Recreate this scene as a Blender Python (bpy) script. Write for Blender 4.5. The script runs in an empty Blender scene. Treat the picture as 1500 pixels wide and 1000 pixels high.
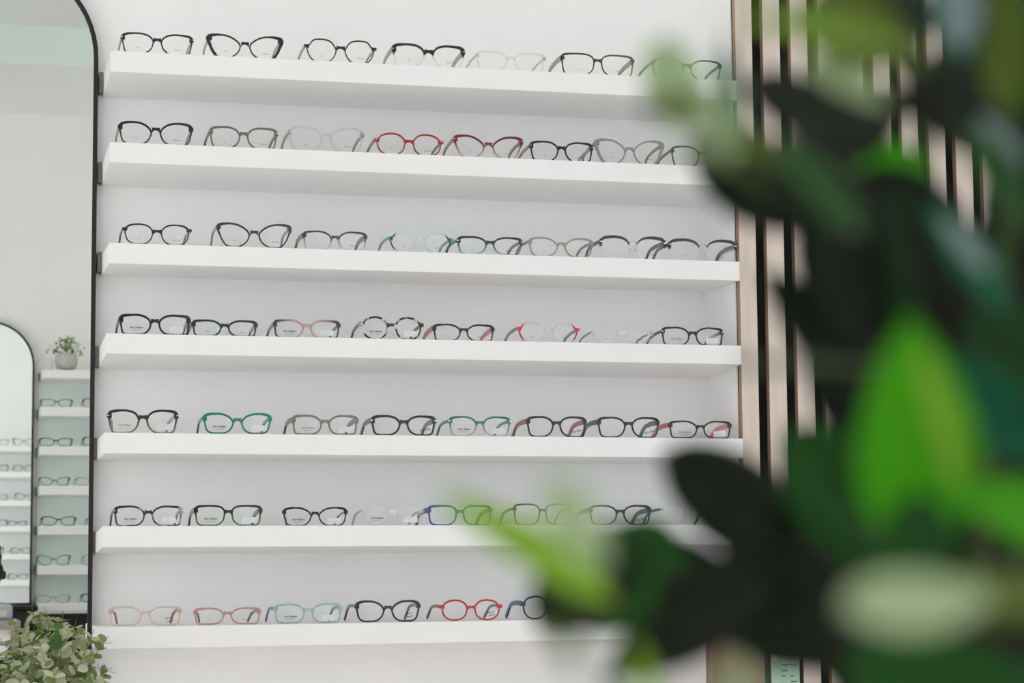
import bpy, bmesh, math, random
from mathutils import Vector, Matrix

random.seed(11)
SC = bpy.context.scene
COL = SC.collection
PI = math.pi

# ---------------------------------------------------------------- camera
CAM = Vector((-0.1614, -4.4175, 0.97))
CR = Vector((0.9686, -0.2483, -0.0078)).normalized()
CU = Vector((-0.0181, -0.1019, 0.9946)).normalized()
CW = CR.cross(CU) * -1.0            # viewing direction
FPX = 3277.1                        # focal length, 1500 px wide picture
cam_data = bpy.data.cameras.new('camera')
cam = bpy.data.objects.new('camera', cam_data)
COL.objects.link(cam)
cam.matrix_world = Matrix(((CR.x, CU.x, -CW.x, CAM.x), (CR.y, CU.y, -CW.y, CAM.y), (CR.z, CU.z, -CW.z, CAM.z), (0, 0, 0, 1)))
cam_data.sensor_width = 36.0
cam_data.lens = FPX / 1500 * 36.0
cam_data.clip_start = 0.02
cam_data.clip_end = 100
cam_data.dof.use_dof = True
cam_data.dof.focus_distance = 4.32
cam_data.dof.aperture_fstop = 11.5
SC.camera = cam

# ---------------------------------------------------------------- world, lights, exposure
SC.view_settings.view_transform = 'Standard'
SC.view_settings.look = 'None'
SC.view_settings.gamma = 1.0
SC.view_settings.use_curve_mapping = False
SC.view_settings.exposure = 0.0
SC.cycles.max_bounces = 20
SC.cycles.diffuse_bounces = 14
SC.cycles.glossy_bounces = 6
SC.cycles.transparent_max_bounces = 32
W = bpy.data.worlds.new('sky'); SC.world = W; W.use_nodes = True
W.node_tree.nodes['Background'].inputs[0].default_value = (0.915, 0.955, 1.0, 1)
W.node_tree.nodes['Background'].inputs[1].default_value = 2.0


def area(name, loc, rot, sx, sy, power, colr=(1, 1, 1), portal=False):
    l = bpy.data.lights.new(name, 'AREA'); l.shape = 'RECTANGLE'; l.size = sx; l.size_y = sy
    l.energy = power; l.color = colr
    if portal:
        l.cycles.is_portal = True
    o = bpy.data.objects.new(name, l); COL.objects.link(o); o.location = loc; o.rotation_euler = rot
    return o


X0, X1, YB, CEIL = -3.0, 4.6, -5.62, 3.41
area('window_daylight', (X0 + 0.02, -2.8, 1.51), (0, -PI / 2, 0), 2.9, 4.0, 0, portal=True)
area('window_daylight', (-1.85, YB + 0.02, 1.51), (PI / 2, 0, 0), 2.1, 2.88, 0, portal=True)  # this portal and the next serve the added openings behind the camera
area('window_daylight', (2.8, YB + 0.02, 1.51), (PI / 2, 0, 0), 3.4, 2.88, 0, portal=True)
for lx in (-0.9, 0.9, 2.7):
    for ly, pw in ((-1.25, 3), (-3.1, 3)):
        area('ceiling_lamp', (lx, ly, CEIL - 0.03), (0, 0, 0), 0.9, 0.5, pw, (1.0, 0.985, 0.965))


sun = bpy.data.lights.new('sun', 'SUN'); sun.energy = 4.5; sun.angle = 0.02; sun.color = (1.0, 0.95, 0.91)
sun_o = bpy.data.objects.new('sun', sun); COL.objects.link(sun_o)
sun_o.rotation_euler = Vector((0.78, 0.08, -0.61)).to_track_quat('-Z', 'Y').to_euler()


# ---------------------------------------------------------------- picture <-> room helpers (1500 x 1000)
def ray(px, py):
    return ((px - 750) / FPX) * CR + ((500 - py) / FPX) * CU + CW


def hit(px, py, y):                 # the point at depth y of the room that shows at a pixel
    v = ray(px, py)
    return CAM + v * ((y - CAM.y) / v.y)


def near(px, py, depth):            # a point a given distance in front of the camera
    return CAM + ray(px, py) * depth


MIR = -0.030                        # face of the mirror on the shelf wall


def hit_m(px, py, y):               # the same, seen in the mirror
    p = hit(px, py, 2 * MIR - y)
    return Vector((p.x, y, p.z))


# ---------------------------------------------------------------- object helpers
def tag(o, label=None, cat=None, group=None, kind=None):
    if label: o['label'] = label
    if cat: o['category'] = cat
    if group: o['group'] = group
    if kind: o['kind'] = kind
    return o


def empty(name, loc=(0, 0, 0), rot=(0, 0, 0)):
    o = bpy.data.objects.new(name, None); COL.objects.link(o)
    o.location = loc; o.rotation_euler = rot; o.empty_display_size = 0.02
    return o


def link(name, me, parent=None):
    o = bpy.data.objects.new(name, me); COL.objects.link(o)
    if parent: o.parent = parent
    return o


def mesh(name, verts, faces, mat, smooth=False):
    me = bpy.data.meshes.new(name)
    me.from_pydata([tuple(v) for v in verts], [], faces)
    if mat: me.materials.append(mat)
    if smooth:
        for p in me.polygons: p.use_smooth = True
    me.update()
    return me


def bm_mesh(name, bm, mat, smooth=False):
    bmesh.ops.recalc_face_normals(bm, faces=bm.faces)
    me = bpy.data.meshes.new(name); bm.to_mesh(me); bm.free()
    if mat: me.materials.append(mat)
    if smooth:
        for p in me.polygons: p.use_smooth = True
    return me


def add_box(bm, a, b):
    x0, y0, z0 = a; x1, y1, z1 = b
    v = [bm.verts.new(c) for c in ((x0, y0, z0), (x1, y0, z0), (x1, y1, z0), (x0, y1, z0), (x0, y0, z1), (x1, y0, z1), (x1, y1, z1), (x0, y1, z1))]
    for f in ((0, 3, 2, 1), (4, 5, 6, 7), (0, 1, 5, 4), (1, 2, 6, 5), (2, 3, 7, 6), (3, 0, 4, 7)):
        bm.faces.new([v[i] for i in f])
    return v


def box(name, a, b, mat, parent=None, bevel=0.0):
    bm = bmesh.new(); add_box(bm, a, b)
    if bevel:
        bmesh.ops.bevel(bm, geom=bm.edges[:] + bm.verts[:], offset=bevel, segments=2, affect='EDGES', profile=0.5)
    return link(name, bm_mesh(name, bm, mat), parent)


def add_tube(bm, pts, radii, n=8):
    rings = []
    for i, p in enumerate(pts):
        p = Vector(p)
        t = (Vector(pts[min(i + 1, len(pts) - 1)]) - Vector(pts[max(i - 1, 0)])).normalized()
        a = t.orthogonal().normalized() if not rings else (pa - t * pa.dot(t)).normalized()
        pa = a; b = t.cross(a)
        r = radii[i] if isinstance(radii, (list, tuple)) else radii
        rings.append([bm.verts.new(p + (a * math.cos(2 * PI * k / n) + b * math.sin(2 * PI * k / n)) * r) for k in range(n)])
    for i in range(len(rings) - 1):
        for k in range(n):
            bm.faces.new((rings[i][k], rings[i][(k + 1) % n], rings[i + 1][(k + 1) % n], rings[i + 1][k]))
    bm.faces.new(rings[0][::-1]); bm.faces.new(rings[-1])


def tube(name, pts, radii, mat, parent=None, n=8):
    bm = bmesh.new(); add_tube(bm, pts, radii, n)
    return link(name, bm_mesh(name, bm, mat, True), parent)


def lathe(name, prof, mat, parent=None, n=32):
    bm = bmesh.new(); rings = []
    for r, z in prof:
        rings.append([bm.verts.new((r * math.cos(2 * PI * k / n), r * math.sin(2 * PI * k / n), z)) for k in range(n)])
    for i in range(len(rings) - 1):
        for k in range(n):
            bm.faces.new((rings[i][k], rings[i][(k + 1) % n], rings[i + 1][(k + 1) % n], rings[i + 1][k]))
    bm.faces.new(rings[0][::-1]); bm.faces.new(rings[-1])
    return link(name, bm_mesh(name, bm, mat, True), parent)


# ---------------------------------------------------------------- materials
def lin(c):
    if isinstance(c, str):
        c = [int(c[i:i + 2], 16) / 255 for i in (0, 2, 4)]
        return tuple(v / 12.92 if v <= 0.04045 else ((v + 0.055) / 1.055) ** 2.4 for v in c)
    return tuple(c)


def new_mat(name):
    m = bpy.data.materials.new(name); m.use_nodes = True
    nt = m.node_tree
    return m, nt, nt.nodes['Principled BSDF'], nt.nodes['Material Output']


def plain(name, colr, rough=0.5, spec=0.5, metal=0.0, noise=0.0, nscale=20, bump=0.0, stretch=(1, 1, 1)):
    m, nt, b, out = new_mat(name)
    c = lin(colr)
    b.inputs['Base Color'].default_value = (*c, 1)
    b.inputs['Roughness'].default_value = rough
    b.inputs['Specular IOR Level'].default_value = spec
    b.inputs['Metallic'].default_value = metal
    if noise or bump:
        tc = nt.nodes.new('ShaderNodeTexCoord'); mp = nt.nodes.new('ShaderNodeMapping'); mp.inputs['Scale'].default_value = stretch
        nz = nt.nodes.new('ShaderNodeTexNoise'); nz.inputs['Scale'].default_value = nscale; nz.inputs['Detail'].default_value = 4
        nt.links.new(tc.outputs['Object'], mp.inputs[0]); nt.links.new(mp.outputs[0], nz.inputs['Vector'])
        if noise:
            r = nt.nodes.new('ShaderNodeValToRGB')
            r.color_ramp.elements[0].position = 0.3; r.color_ramp.elements[1].position = 0.7
            r.color_ramp.elements[0].color = (*[v * (1 - noise) for v in c], 1); r.color_ramp.elements[1].color = (*[min(1, v * (1 + noise)) for v in c], 1)
            nt.links.new(nz.outputs['Fac'], r.inputs[0]); nt.links.new(r.outputs[0], b.inputs['Base Color'])
        if bump:
            bp = nt.nodes.new('ShaderNodeBump'); bp.inputs['Strength'].default_value = bump; bp.inputs['Distance'].default_value = 0.002
            nt.links.new(nz.outputs['Fac'], bp.inputs['Height']); nt.links.new(bp.outputs[0], b.inputs['Normal'])
    return m


M_WALL = plain('wall_paint', (0.92, 0.92, 0.915), 0.55, 0.35, noise=0.012, nscale=6, bump=0.03)
M_CEIL = plain('ceiling_paint', (0.80, 0.83, 0.81), 0.8, 0.2, noise=0.02, nscale=1.5)
M_MINT = plain('mint_light_tint', (0.82, 0.935, 0.885), 0.6, 0.3, noise=0.03, nscale=4)  # greenish cast of the light put into the wall colour
M_GREYP = plain('grey_paint', (0.84, 0.84, 0.85), 0.6, 0.3, noise=0.02, nscale=4)
M_FLOOR = plain('floor_tile', (0.80, 0.76, 0.73), 0.35, 0.4, noise=0.06, nscale=3)
M_SHELF = plain('shelf_lacquer', (0.885, 0.885, 0.89), 0.45, 0.3, noise=0.01, nscale=12)
M_SLAT = plain('slat_oak', 'd8cac0', 0.5, 0.3, noise=0.06, nscale=9, bump=0.08, stretch=(6, 6, 0.35))
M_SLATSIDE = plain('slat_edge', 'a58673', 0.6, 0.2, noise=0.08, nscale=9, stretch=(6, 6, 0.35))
M_FELT = plain('black_felt', (0.012, 0.012, 0.013), 0.95, 0.1, noise=0.2, nscale=300)
M_WALNUT = plain('walnut', (0.17, 0.085, 0.06), 0.5, 0.3, noise=0.25, nscale=14, stretch=(5, 5, 0.4))
M_BLACK = plain('black_metal', (0.010, 0.010, 0.011), 0.45, 0.4, noise=0.1, nscale=50)
M_BROWN = plain('dark_brown_wood', (0.028, 0.020, 0.018), 0.6, 0.3, noise=0.25, nscale=10, stretch=(1, 6, 6))
M_TAUPE = plain('taupe_laminate', (0.33, 0.29, 0.265), 0.5, 0.3, noise=0.06, nscale=10, stretch=(0.5, 6, 6))
M_ENDSTRIP = plain('end_strip_grey', (0.16, 0.145, 0.13), 0.5, 0.4, noise=0.1, nscale=60)
M_PAD = plain('black_upholstery', (0.012, 0.011, 0.013), 0.8, 0.3, noise=0.3, nscale=200)
M_SHELL = plain('white_shell', (0.72, 0.70, 0.67), 0.4, 0.4, noise=0.02, nscale=10)
M_DEVICE = plain('device_grey', (0.45, 0.52, 0.58), 0.4, 0.4, noise=0.03, nscale=30)
M_SCREEN = plain('screen_dark', (0.03, 0.035, 0.045), 0.15, 0.5, noise=0.1, nscale=10)
M_POT = plain('stone_pot', (0.55, 0.53, 0.50), 0.75, 0.3, noise=0.12, nscale=60, bump=0.2)
M_DARKPOT = plain('charcoal_pot', (0.03, 0.03, 0.032), 0.6, 0.3, noise=0.2, nscale=40)
M_SOIL = plain('soil', (0.03, 0.022, 0.015), 0.95, 0.1, noise=0.5, nscale=90, bump=0.5)
M_TABLE = plain('white_table', (0.75, 0.75, 0.74), 0.4, 0.4, noise=0.015, nscale=8)
M_STICK = plain('sticker_paper', (0.76, 0.76, 0.78), 0.6, 0.3, noise=0.02, nscale=200)
M_INK = plain('ink_black', (0.02, 0.02, 0.02), 0.7, 0.2, noise=0.2, nscale=300)
M_INKG = plain('ink_grey', (0.22, 0.22, 0.22), 0.7, 0.2, noise=0.2, nscale=300)
M_SILVER = plain('silver_rivet', (0.75, 0.74, 0.72), 0.25, 0.5, metal=1.0, noise=0.05, nscale=80)
M_PAD_NOSE = plain('nose_pad_silicone', (0.6, 0.6, 0.6), 0.3, 0.5, noise=0.05, nscale=80)


def clear_mix(name, tint, gloss, fac, rough=0.02):
    m = bpy.data.materials.new(name); m.use_nodes = True; nt = m.node_tree; nt.nodes.clear()
    out = nt.nodes.new('ShaderNodeOutputMaterial'); mx = nt.nodes.new('ShaderNodeMixShader')
    t = nt.nodes.new('ShaderNodeBsdfTransparent'); t.inputs[0].default_value = (*tint, 1)
    g = nt.nodes.new('ShaderNodeBsdfGlossy'); g.inputs['Color'].default_value = (*gloss, 1); g.inputs['Roughness'].default_value = rough
    lw = nt.nodes.new('ShaderNodeFresnel'); lw.inputs[0].default_value = 1.5
    ml = nt.nodes.new('ShaderNodeMath'); ml.operation = 'MULTIPLY'; ml.inputs[1].default_value = fac
    nt.links.new(lw.outputs[0], ml.inputs[0]); nt.links.new(ml.outputs[0], mx.inputs[0])
    nt.links.new(t.outputs[0], mx.inputs[1]); nt.links.new(g.outputs[0], mx.inputs[2]); nt.links.new(mx.outputs[0], out.inputs[0])
    return m


M_LENS = clear_mix('lens', (1.0, 1.0, 0.998), (1, 1, 1), 0.28)
M_PANE = clear_mix('window_pane', (0.985, 0.985, 0.985), (1, 1, 1), 1.0)

M_MIRROR = bpy.data.materials.new('mirror_glass'); M_MIRROR.use_nodes = True
_nt = M_MIRROR.node_tree; _nt.nodes.clear()
_o = _nt.nodes.new('ShaderNodeOutputMaterial'); _g = _nt.nodes.new('ShaderNodeBsdfGlossy')
_g.inputs['Color'].default_value = (0.945, 0.968, 0.952, 1); _g.inputs['Roughness'].default_value = 0.0
_nt.links.new(_g.outputs[0], _o.inputs[0])


def acetate(name, stops, axis='z', rough=0.22, spots=None, scale=60):
    """frame plastic: stops = [(pos, colour, alpha)] along the front's height, its width (corner = |x|) or a tortoise noise"""
    m, nt, b, out = new_mat(name)
    b.inputs['Roughness'].default_value = rough
    ramp = nt.nodes.new('ShaderNodeValToRGB')
    el = ramp.color_ramp.elements
    while len(el) < len(stops): el.new(0.5)
    for e, (p, c, a) in zip(el, stops):
        e.position = p; e.color = (*lin(c), a)
    tc = nt.nodes.new('ShaderNodeTexCoord')
    if axis in ('z', 'x', 'corner'):
        sp = nt.nodes.new('ShaderNodeSeparateXYZ'); nt.links.new(tc.outputs['Generated'], sp.inputs[0])
        if axis == 'corner':
            s = nt.nodes.new('ShaderNodeMath'); s.operation = 'MULTIPLY_ADD'; s.inputs[1].default_value = 2; s.inputs[2].default_value = -1
            a = nt.nodes.new('ShaderNodeMath'); a.operation = 'ABSOLUTE'
            nt.links.new(sp.outputs['X'], s.inputs[0]); nt.links.new(s.outputs[0], a.inputs[0]); nt.links.new(a.outputs[0], ramp.inputs[0])
        else:
            nt.links.new(sp.outputs['Z' if axis == 'z' else 'X'], ramp.inputs[0])
    else:
        nz = nt.nodes.new('ShaderNodeTexNoise'); nz.inputs['Scale'].default_value = scale; nz.inputs['Detail'].default_value = 2
        nt.links.new(tc.outputs['Object'], nz.inputs['Vector']); nt.links.new(nz.outputs['Fac'], ramp.inputs[0])
    nt.links.new(ramp.outputs['Color'], b.inputs['Base Color'])
    if any(s[2] < 1 for s in stops):
        mx = nt.nodes.new('ShaderNodeMixShader'); t = nt.nodes.new('ShaderNodeBsdfTransparent')
        nt.links.new(ramp.outputs['Alpha'], mx.inputs[0]); nt.links.new(t.outputs[0], mx.inputs[1])
        nt.links.new(b.outputs[0], mx.inputs[2]); nt.links.new(mx.outputs[0], out.inputs[0])
    return m


_cache = {}


def frame_mat(spec):
    if spec in _cache: return _cache[spec]
    k = spec.split(':'); nm = 'frame_' + k[0]
    c = k[1:]
    if k[0] == 'solid': m = acetate(nm, [(0, c[0], 1), (1, c[0], 1)])
    elif k[0] == 'clear': m = acetate(nm, [(0, c[0], float(c[1])), (1, c[0], float(c[1]))], rough=0.08)
    elif k[0] == 'crystal': m = clear_mix(nm, (0.925, 0.94, 0.935), (1, 1, 1), 2.2, 0.08)
    elif k[0] == 'fade': m = acetate(nm, [(0.12, c[1], float(c[2])), (0.68, c[0], 1)])                       # dark top to pale bottom
    elif k[0] == 'half': m = acetate(nm, [(0.48, c[1], float(c[2])), (0.56, c[0], 1)])                       # two-tone, hard change
    elif k[0] == 'corner': m = acetate(nm, [(0.40, c[1], float(c[2])), (0.86, c[0], 1)], 'corner')           # dark outer corners
    elif k[0] == 'tip': m = acetate(nm, [(0.74, c[2], float(c[3])), (0.80, c[0], 1), (0.91, c[0], 1), (0.95, c[1], 1)], 'corner')
    elif k[0] == 'side': m = acetate(nm, [(0.15, c[0], 1), (0.75, c[1], 1)], 'x')
    elif k[0] == 'tort': m = acetate(nm, [(0.40, c[0], 1), (0.52, c[0], 1), (0.60, c[1], float(c[2]))], 'n', scale=float(c[3]) if len(c) > 3 else 70)
    _cache[spec] = m
    return m


def leaf_mat(name, top, vein, transl, rough=0.35, tr=None):
    m, nt, b, out = new_mat(name)
    b.inputs['Roughness'].default_value = rough; b.inputs['Specular IOR Level'].default_value = 0.35
    tc = nt.nodes.new('ShaderNodeTexCoord'); nz = nt.nodes.new('ShaderNodeTexNoise'); nz.inputs['Scale'].default_value = 5
    nt.links.new(tc.outputs['Object'], nz.inputs['Vector'])
    r = nt.nodes.new('ShaderNodeValToRGB'); r.color_ramp.elements[0].position = 0.35; r.color_ramp.elements[1].position = 0.7
    r.color_ramp.elements[0].color = (*lin(top), 1); r.color_ramp.elements[1].color = (*lin(vein), 1)
    nt.links.new(nz.outputs['Fac'], r.inputs[0]); nt.links.new(r.outputs[0], b.inputs['Base Color'])
    t = nt.nodes.new('ShaderNodeBsdfTranslucent'); t.inputs[0].default_value = (*(lin(tr) if tr else lin(vein)), 1)
    mx = nt.nodes.new('ShaderNodeMixShader'); mx.inputs[0].default_value = transl
    nt.links.new(b.outputs[0], mx.inputs[1]); nt.links.new(t.outputs[0], mx.inputs[2]); nt.links.new(mx.outputs[0], out.inputs[0])
    return m


# ================================================================ THE ROOM
R = 1.3930                          # right return of the shelf niche
D = 0.2190                          # shelf depth
tag(box('floor', (X0, YB, -0.1), (X1, 0.1, 0.0), M_FLOOR), kind='structure')
tag(box('ceiling', (X0, YB, CEIL), (X1, 0.1, CEIL + 0.1), M_CEIL), kind='structure')
tag(box('wall_back', (X0, 0.0, 0.0), (X1, 0.1, CEIL), M_WALL), kind='structure')
FZ0, FZ1 = 0.08, 2.95
FILL_WIN = ((-2.9, -0.8), (1.1, 4.5))  # unseen openings behind the camera, added to throw frontal light into the shelves
bm = bmesh.new()
for a, b in ((X0, FILL_WIN[0][0]), (FILL_WIN[0][1], FILL_WIN[1][0]), (FILL_WIN[1][1], X1)):
    add_box(bm, (a, YB - 0.1, 0), (b, YB, CEIL))
for a, b in FILL_WIN:
    add_box(bm, (a, YB - 0.1, 0), (b, YB, FZ0)); add_box(bm, (a, YB - 0.1, FZ1), (b, YB, CEIL))
tag(link('wall_front', bm_mesh('wall_front', bm, M_WALL)), kind='structure')
for i, (a, b) in enumerate(FILL_WIN):
    bm = bmesh.new()
    for x0, x1, z0, z1 in ((a, b, FZ0, FZ0 + 0.06), (a, b, FZ1 - 0.06, FZ1), (a, a + 0.06, FZ0, FZ1), (b - 0.06, b, FZ0, FZ1)):
        add_box(bm, (x0, YB - 0.08, z0), (x1, YB - 0.02, z1))
    wn = tag(link('window_%d' % (i + 2), bm_mesh('window', bm, M_SHELL)), kind='structure')
    box('pane', (a + 0.05, YB - 0.055, FZ0 + 0.05), (b - 0.05, YB - 0.049, FZ1 - 0.05), M_PANE, wn)
tag(box('wall_right', (X1, YB - 0.1, 0.0), (X1 + 0.1, 0.1, CEIL), M_WALL), kind='structure')
bm = bmesh.new()
WY0, WY1, WZ0, WZ1 = -4.8, -0.8, 0.08, 2.95
for a, b in (((X0 - 0.1, YB - 0.1, 0), (X0, WY0, CEIL)), ((X0 - 0.1, WY1, 0), (X0, 0.1, CEIL)), ((X0 - 0.1, WY0, 0), (X0, WY1, WZ0)), ((X0 - 0.1, WY0, WZ1), (X0, WY1, CEIL))):
    add_box(bm, a, b)
tag(link('wall_left', bm_mesh('wall_left', bm, M_WALL)), kind='structure')
bm = bmesh.new()
for y0, y1, z0, z1 in ((WY0, WY1, WZ0, WZ0 + 0.06), (WY0, WY1, WZ1 - 0.06, WZ1), (WY0, WY0 + 0.06, WZ0, WZ1), (WY1 - 0.06, WY1, WZ0, WZ1), (-2.83, -2.77, WZ0, WZ1)):
    add_box(bm, (X0 - 0.08, y0, z0), (X0 - 0.02, y1, z1))
win = tag(link('window_1', bm_mesh('window_1', bm, M_SHELL)), kind='structure')
box('pane', (X0 - 0.055, WY0 + 0.05, WZ0 + 0.05), (X0 - 0.049, -2.8, WZ1 - 0.05), M_PANE, win)
box('pane', (X0 - 0.055, -2.8, WZ0 + 0.05), (X0 - 0.049, WY1 - 0.05, WZ1 - 0.05), M_PANE, win)
# coloured bands at the head of the wall behind the camera, and its shelf backing, green light put into the mint colour
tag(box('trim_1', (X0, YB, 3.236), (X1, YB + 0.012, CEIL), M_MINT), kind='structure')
tag(box('trim_2', (X0, YB, 3.011), (X1, YB + 0.006, 3.236), M_GREYP), kind='structure')
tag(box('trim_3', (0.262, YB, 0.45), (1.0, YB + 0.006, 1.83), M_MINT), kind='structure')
tag(box('baseboard_back', (X0, -0.015, 0), (R, 0.0, 0.09), M_SHELF), kind='structure')
# the boxed-out wall that closes the niche on the right, its face clad with slats
tag(box('trim_4', (R, -D + 0.034, 0.0), (X1, 0.0, CEIL), M_WALL), kind='structure')
panel = tag(box('trim_5', (R + 0.003, -D + 0.031, 0.0), (R + 1.16, -D + 0.0345, CEIL), M_FELT), kind='structure')
for k in range(19):
    x0 = 1.3965 if k == 0 else 1.4555 + 0.06035 * (k - 1)
    x1 = 1.4320 + 0.06035 * k
    bm = bmesh.new(); add_box(bm, (x0, -D + 0.013, 0.0), (x1, -D + 0.0315, CEIL))
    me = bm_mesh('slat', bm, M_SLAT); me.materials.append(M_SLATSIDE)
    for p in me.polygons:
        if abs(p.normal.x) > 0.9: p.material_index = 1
    link('slat', me, panel)

# ================================================================ MIRRORS
def arch_loop(hw, top, bot, n=28):
    zc = top - hw
    pts = [(hw * math.cos(PI * k / n), zc + hw * math.sin(PI * k / n)) for k in range(n + 1)]
    return [(hw, bot)] + pts + [(-hw, bot)]


def arched_mirror(name, label, hw, top, loc, rot, fw=0.0085, depth=0.032):
    t = tag(empty(name, loc, rot), label, 'mirror')
    out = arch_loop(hw, top, 0.0); inn = arch_loop(hw - fw, top - fw, fw)
    n = len(out); vs = []
    for y in (0.0, -depth):
        vs += [(x, y, z) for x, z in out] + [(x, y, z) for x, z in inn]
    fs = []
    for k in range(n):
        j = (k + 1) % n
        fs += [(k, j, n + j, n + k), (2 * n + k, 3 * n + k, 3 * n + j, 2 * n + j), (k, 2 * n + k, 2 * n + j, j), (n + k, n + j, 3 * n + j, 3 * n + k)]
    bm = bmesh.new(); bv = [bm.verts.new(v) for v in vs]
    for f in fs: bm.faces.new([bv[i] for i in f])
    link('mirror_frame', bm_mesh('mirror_frame', bm, M_BLACK), t)
    bm = bmesh.new()
    f0 = [bm.verts.new((x, -depth + 0.004, z)) for x, z in inn]; f1 = [bm.verts.new((x, -depth + 0.010, z)) for x, z in inn]
    bm.faces.new(f0); bm.faces.new(f1[::-1])
    for k in range(n):
        j = (k + 1) % n; bm.faces.new((f0[k], f0[j], f1[j], f1[k]))
    link('mirror_pane', bm_mesh('mirror_pane', bm, M_MIRROR), t)
    return t


arched_mirror('arched_mirror', 'tall arched mirror in thin black frame on the white wall left of the shelves', 0.195, 2.165, (0.1308 - 0.195, -0.001, 0.015), (0, 0, 0))
MT = 0.0100
arched_mirror('arched_mirror', 'second black framed arched mirror seen only as a reflection inside the big mirror', 0.195, 1.230, (0.2415 - 0.195, YB + 0.004 + 1.23 * MT, 0.853), (-MT, 0, PI))

# ================================================================ SHELVES
SHELF = [  # left x, front top z at x=0, thickness, rise towards the wall, slope along the wall
    (0.1416, 1.9575, 0.0405, -0.0036, 0.0012), (0.1412, 1.7830, 0.0389, -0.0089, -0.0012), (0.1423, 1.5917, 0.0389, 0.0048, -0.0014),
    (0.1389, 1.4215, 0.0380, -0.0100, -0.0009), (0.1373, 1.2364, 0.0386, -0.0026, -0.0016), (0.1360, 1.0635, 0.0395, -0.0100, 0.0),
    (0.1311, 0.8776, 0.0402, 0.0, 0.0035)]
ORD = ['top', 'second', 'third', 'fourth', 'fifth', 'sixth', 'bottom']


def shelf_board(lab, x0, x1, h, t, rise, slope, yw, s, group):
    """s = -1: wall at yw, shelf towards -y; s = 1: towards +y"""
    o = tag(empty('floating_shelf', (x0, yw, h - t)), lab, 'shelf', group)
    bm = bmesh.new()
    yf = s * D; vs = []
    for z in (h - t, h):
        for x, y in ((x0, yf), (x1, yf), (x1, s * 0.0005), (x0, s * 0.0005)):
            vs.append(bm.verts.new((x - x0, y, z + slope * x + rise * (1 - abs(y) / D) - (h - t))))
    for f in ((0, 3, 2, 1), (4, 5, 6, 7), (0, 1, 5, 4), (1, 2, 6, 5), (2, 3, 7, 6), (3, 0, 4, 7)):
        bm.faces.new([vs[i] for i in f])
    bmesh.ops.bevel(bm, geom=bm.edges[:], offset=0.0012, segments=2, affect='EDGES', profile=0.5)
    link('board', bm_mesh('board', bm, M_SHELF), o)
    b = box('end_strip', (-0.0085, -0.030 if s < 0 else 0.0005, 0.004 + rise), (-0.0005, -0.0005 if s < 0 else 0.030, t + 0.004 + rise), M_ENDSTRIP, o)  # narrow dark grey strip beside the board's left end, at the wall
    b['label'] = 'dark grey strip at the wall end'
    return o


for k, (x0, h, t, rise, slope) in enumerate(SHELF):
    shelf_board('%s white floating shelf of the glasses display right of the tall mirror' % ORD[k], x0, R - 0.001, h, t, rise, slope, 0.0, -1, 'floating shelves of the display')
BSH = [(541, 0.037), (595, 0.041), (652.7, 0.039), (711, 0.040), (769.7, 0.039), (828, 0.040), (883, 0.037)]
BS = []
for k, (py, t) in enumerate(BSH):
    z = hit_m(48, py, YB + D).z
    BS.append(z)
    shelf_board('%s white shelf of the reflected shelf stack inside the mirror' % ORD[k], 0.262 if k else 0.268, 1.0, z, t, -0.002, 0.0, YB + 0.006, 1, 'floating shelves on the wall behind the camera')

# ================================================================ GLASSES
OUT = {
    'rect': [(-.985, .48), (-.955, .74), (-.76, .88), (-.30, .98), (.10, 1), (.50, .88), (.84, .54), (.95, .08), (.84, -.52), (.52, -.93), (0, -1), (-.54, -1), (-.84, -.90), (-.935, -.40)],
    'cat': [(-1, .62), (-.95, .82), (-.66, .95), (-.25, 1), (.18, .90), (.58, .62), (.86, .26), (.90, -.10), (.70, -.62), (.30, -.96), (-.12, -1), (-.48, -.88), (-.76, -.35), (-.91, .18)],
    'softcat': [(-.985, .52), (-.93, .75), (-.62, .93), (-.18, 1), (.28, .92), (.68, .64), (.92, .22), (.91, -.15), (.72, -.66), (.38, -.96), (-.1, -1), (-.52, -.97), (-.82, -.68), (-.94, -.05)],
    'wayf': [(-.985, .50), (-.945, .75), (-.68, .91), (-.16, 1), (.32, .96), (.72, .74), (.94, .34), (.93, -.10), (.76, -.60), (.40, -.95), (-.05, -1), (-.50, -1), (-.81, -.82), (-.935, -.18)],
    'square': [(-.98, .54), (-.92, .80), (-.64, .93), (-.05, 1), (.52, .95), (.86, .74), (.97, .36), (.94, -.15), (.82, -.60), (.48, -.95), (0, -1), (-.50, -.99), (-.85, -.80), (-.95, -.15)],
    'round': [(-.93, .42), (-.62, .82), (0, 1), (.58, .86), (.93, .42), (.96, 0), (.82, -.55), (.46, -.90), (0, -1), (-.46, -.91), (-.83, -.55), (-.98, 0)],
    'oval': [(-.95, .48), (-.68, .84), (-.1, 1), (.50, .90), (.86, .55), (.96, .08), (.80, -.56), (.44, -.94), (0, -1), (-.44, -.95), (-.80, -.62), (-.96, 0)],
    'hex': [(-.98, .18), (-.80, .52), (-.56, .90), (-.2, 1), (.25, .98), (.60, .82), (.84, .45), (.96, .05), (.80, -.50), (.45, -.93), (0, -1), (-.45, -.93), (-.80, -.50)],
}


def closed_spline(pts, per=4):
    n = len(pts); res = []
    for i in range(n):
        p0, p1, p2, p3 = [Vector((*pts[(i + j - 1) % n], 0)) for j in range(4)]
        for s in range(per):
            t = s / per
            v = 0.5 * ((2 * p1) + (p2 - p0) * t + (2 * p0 - 5 * p1 + 4 * p2 - p3) * t * t + (3 * p1 - p0 - 3 * p2 + p3) * t ** 3)
            res.append((v.x, v.y))
    return res


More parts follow.
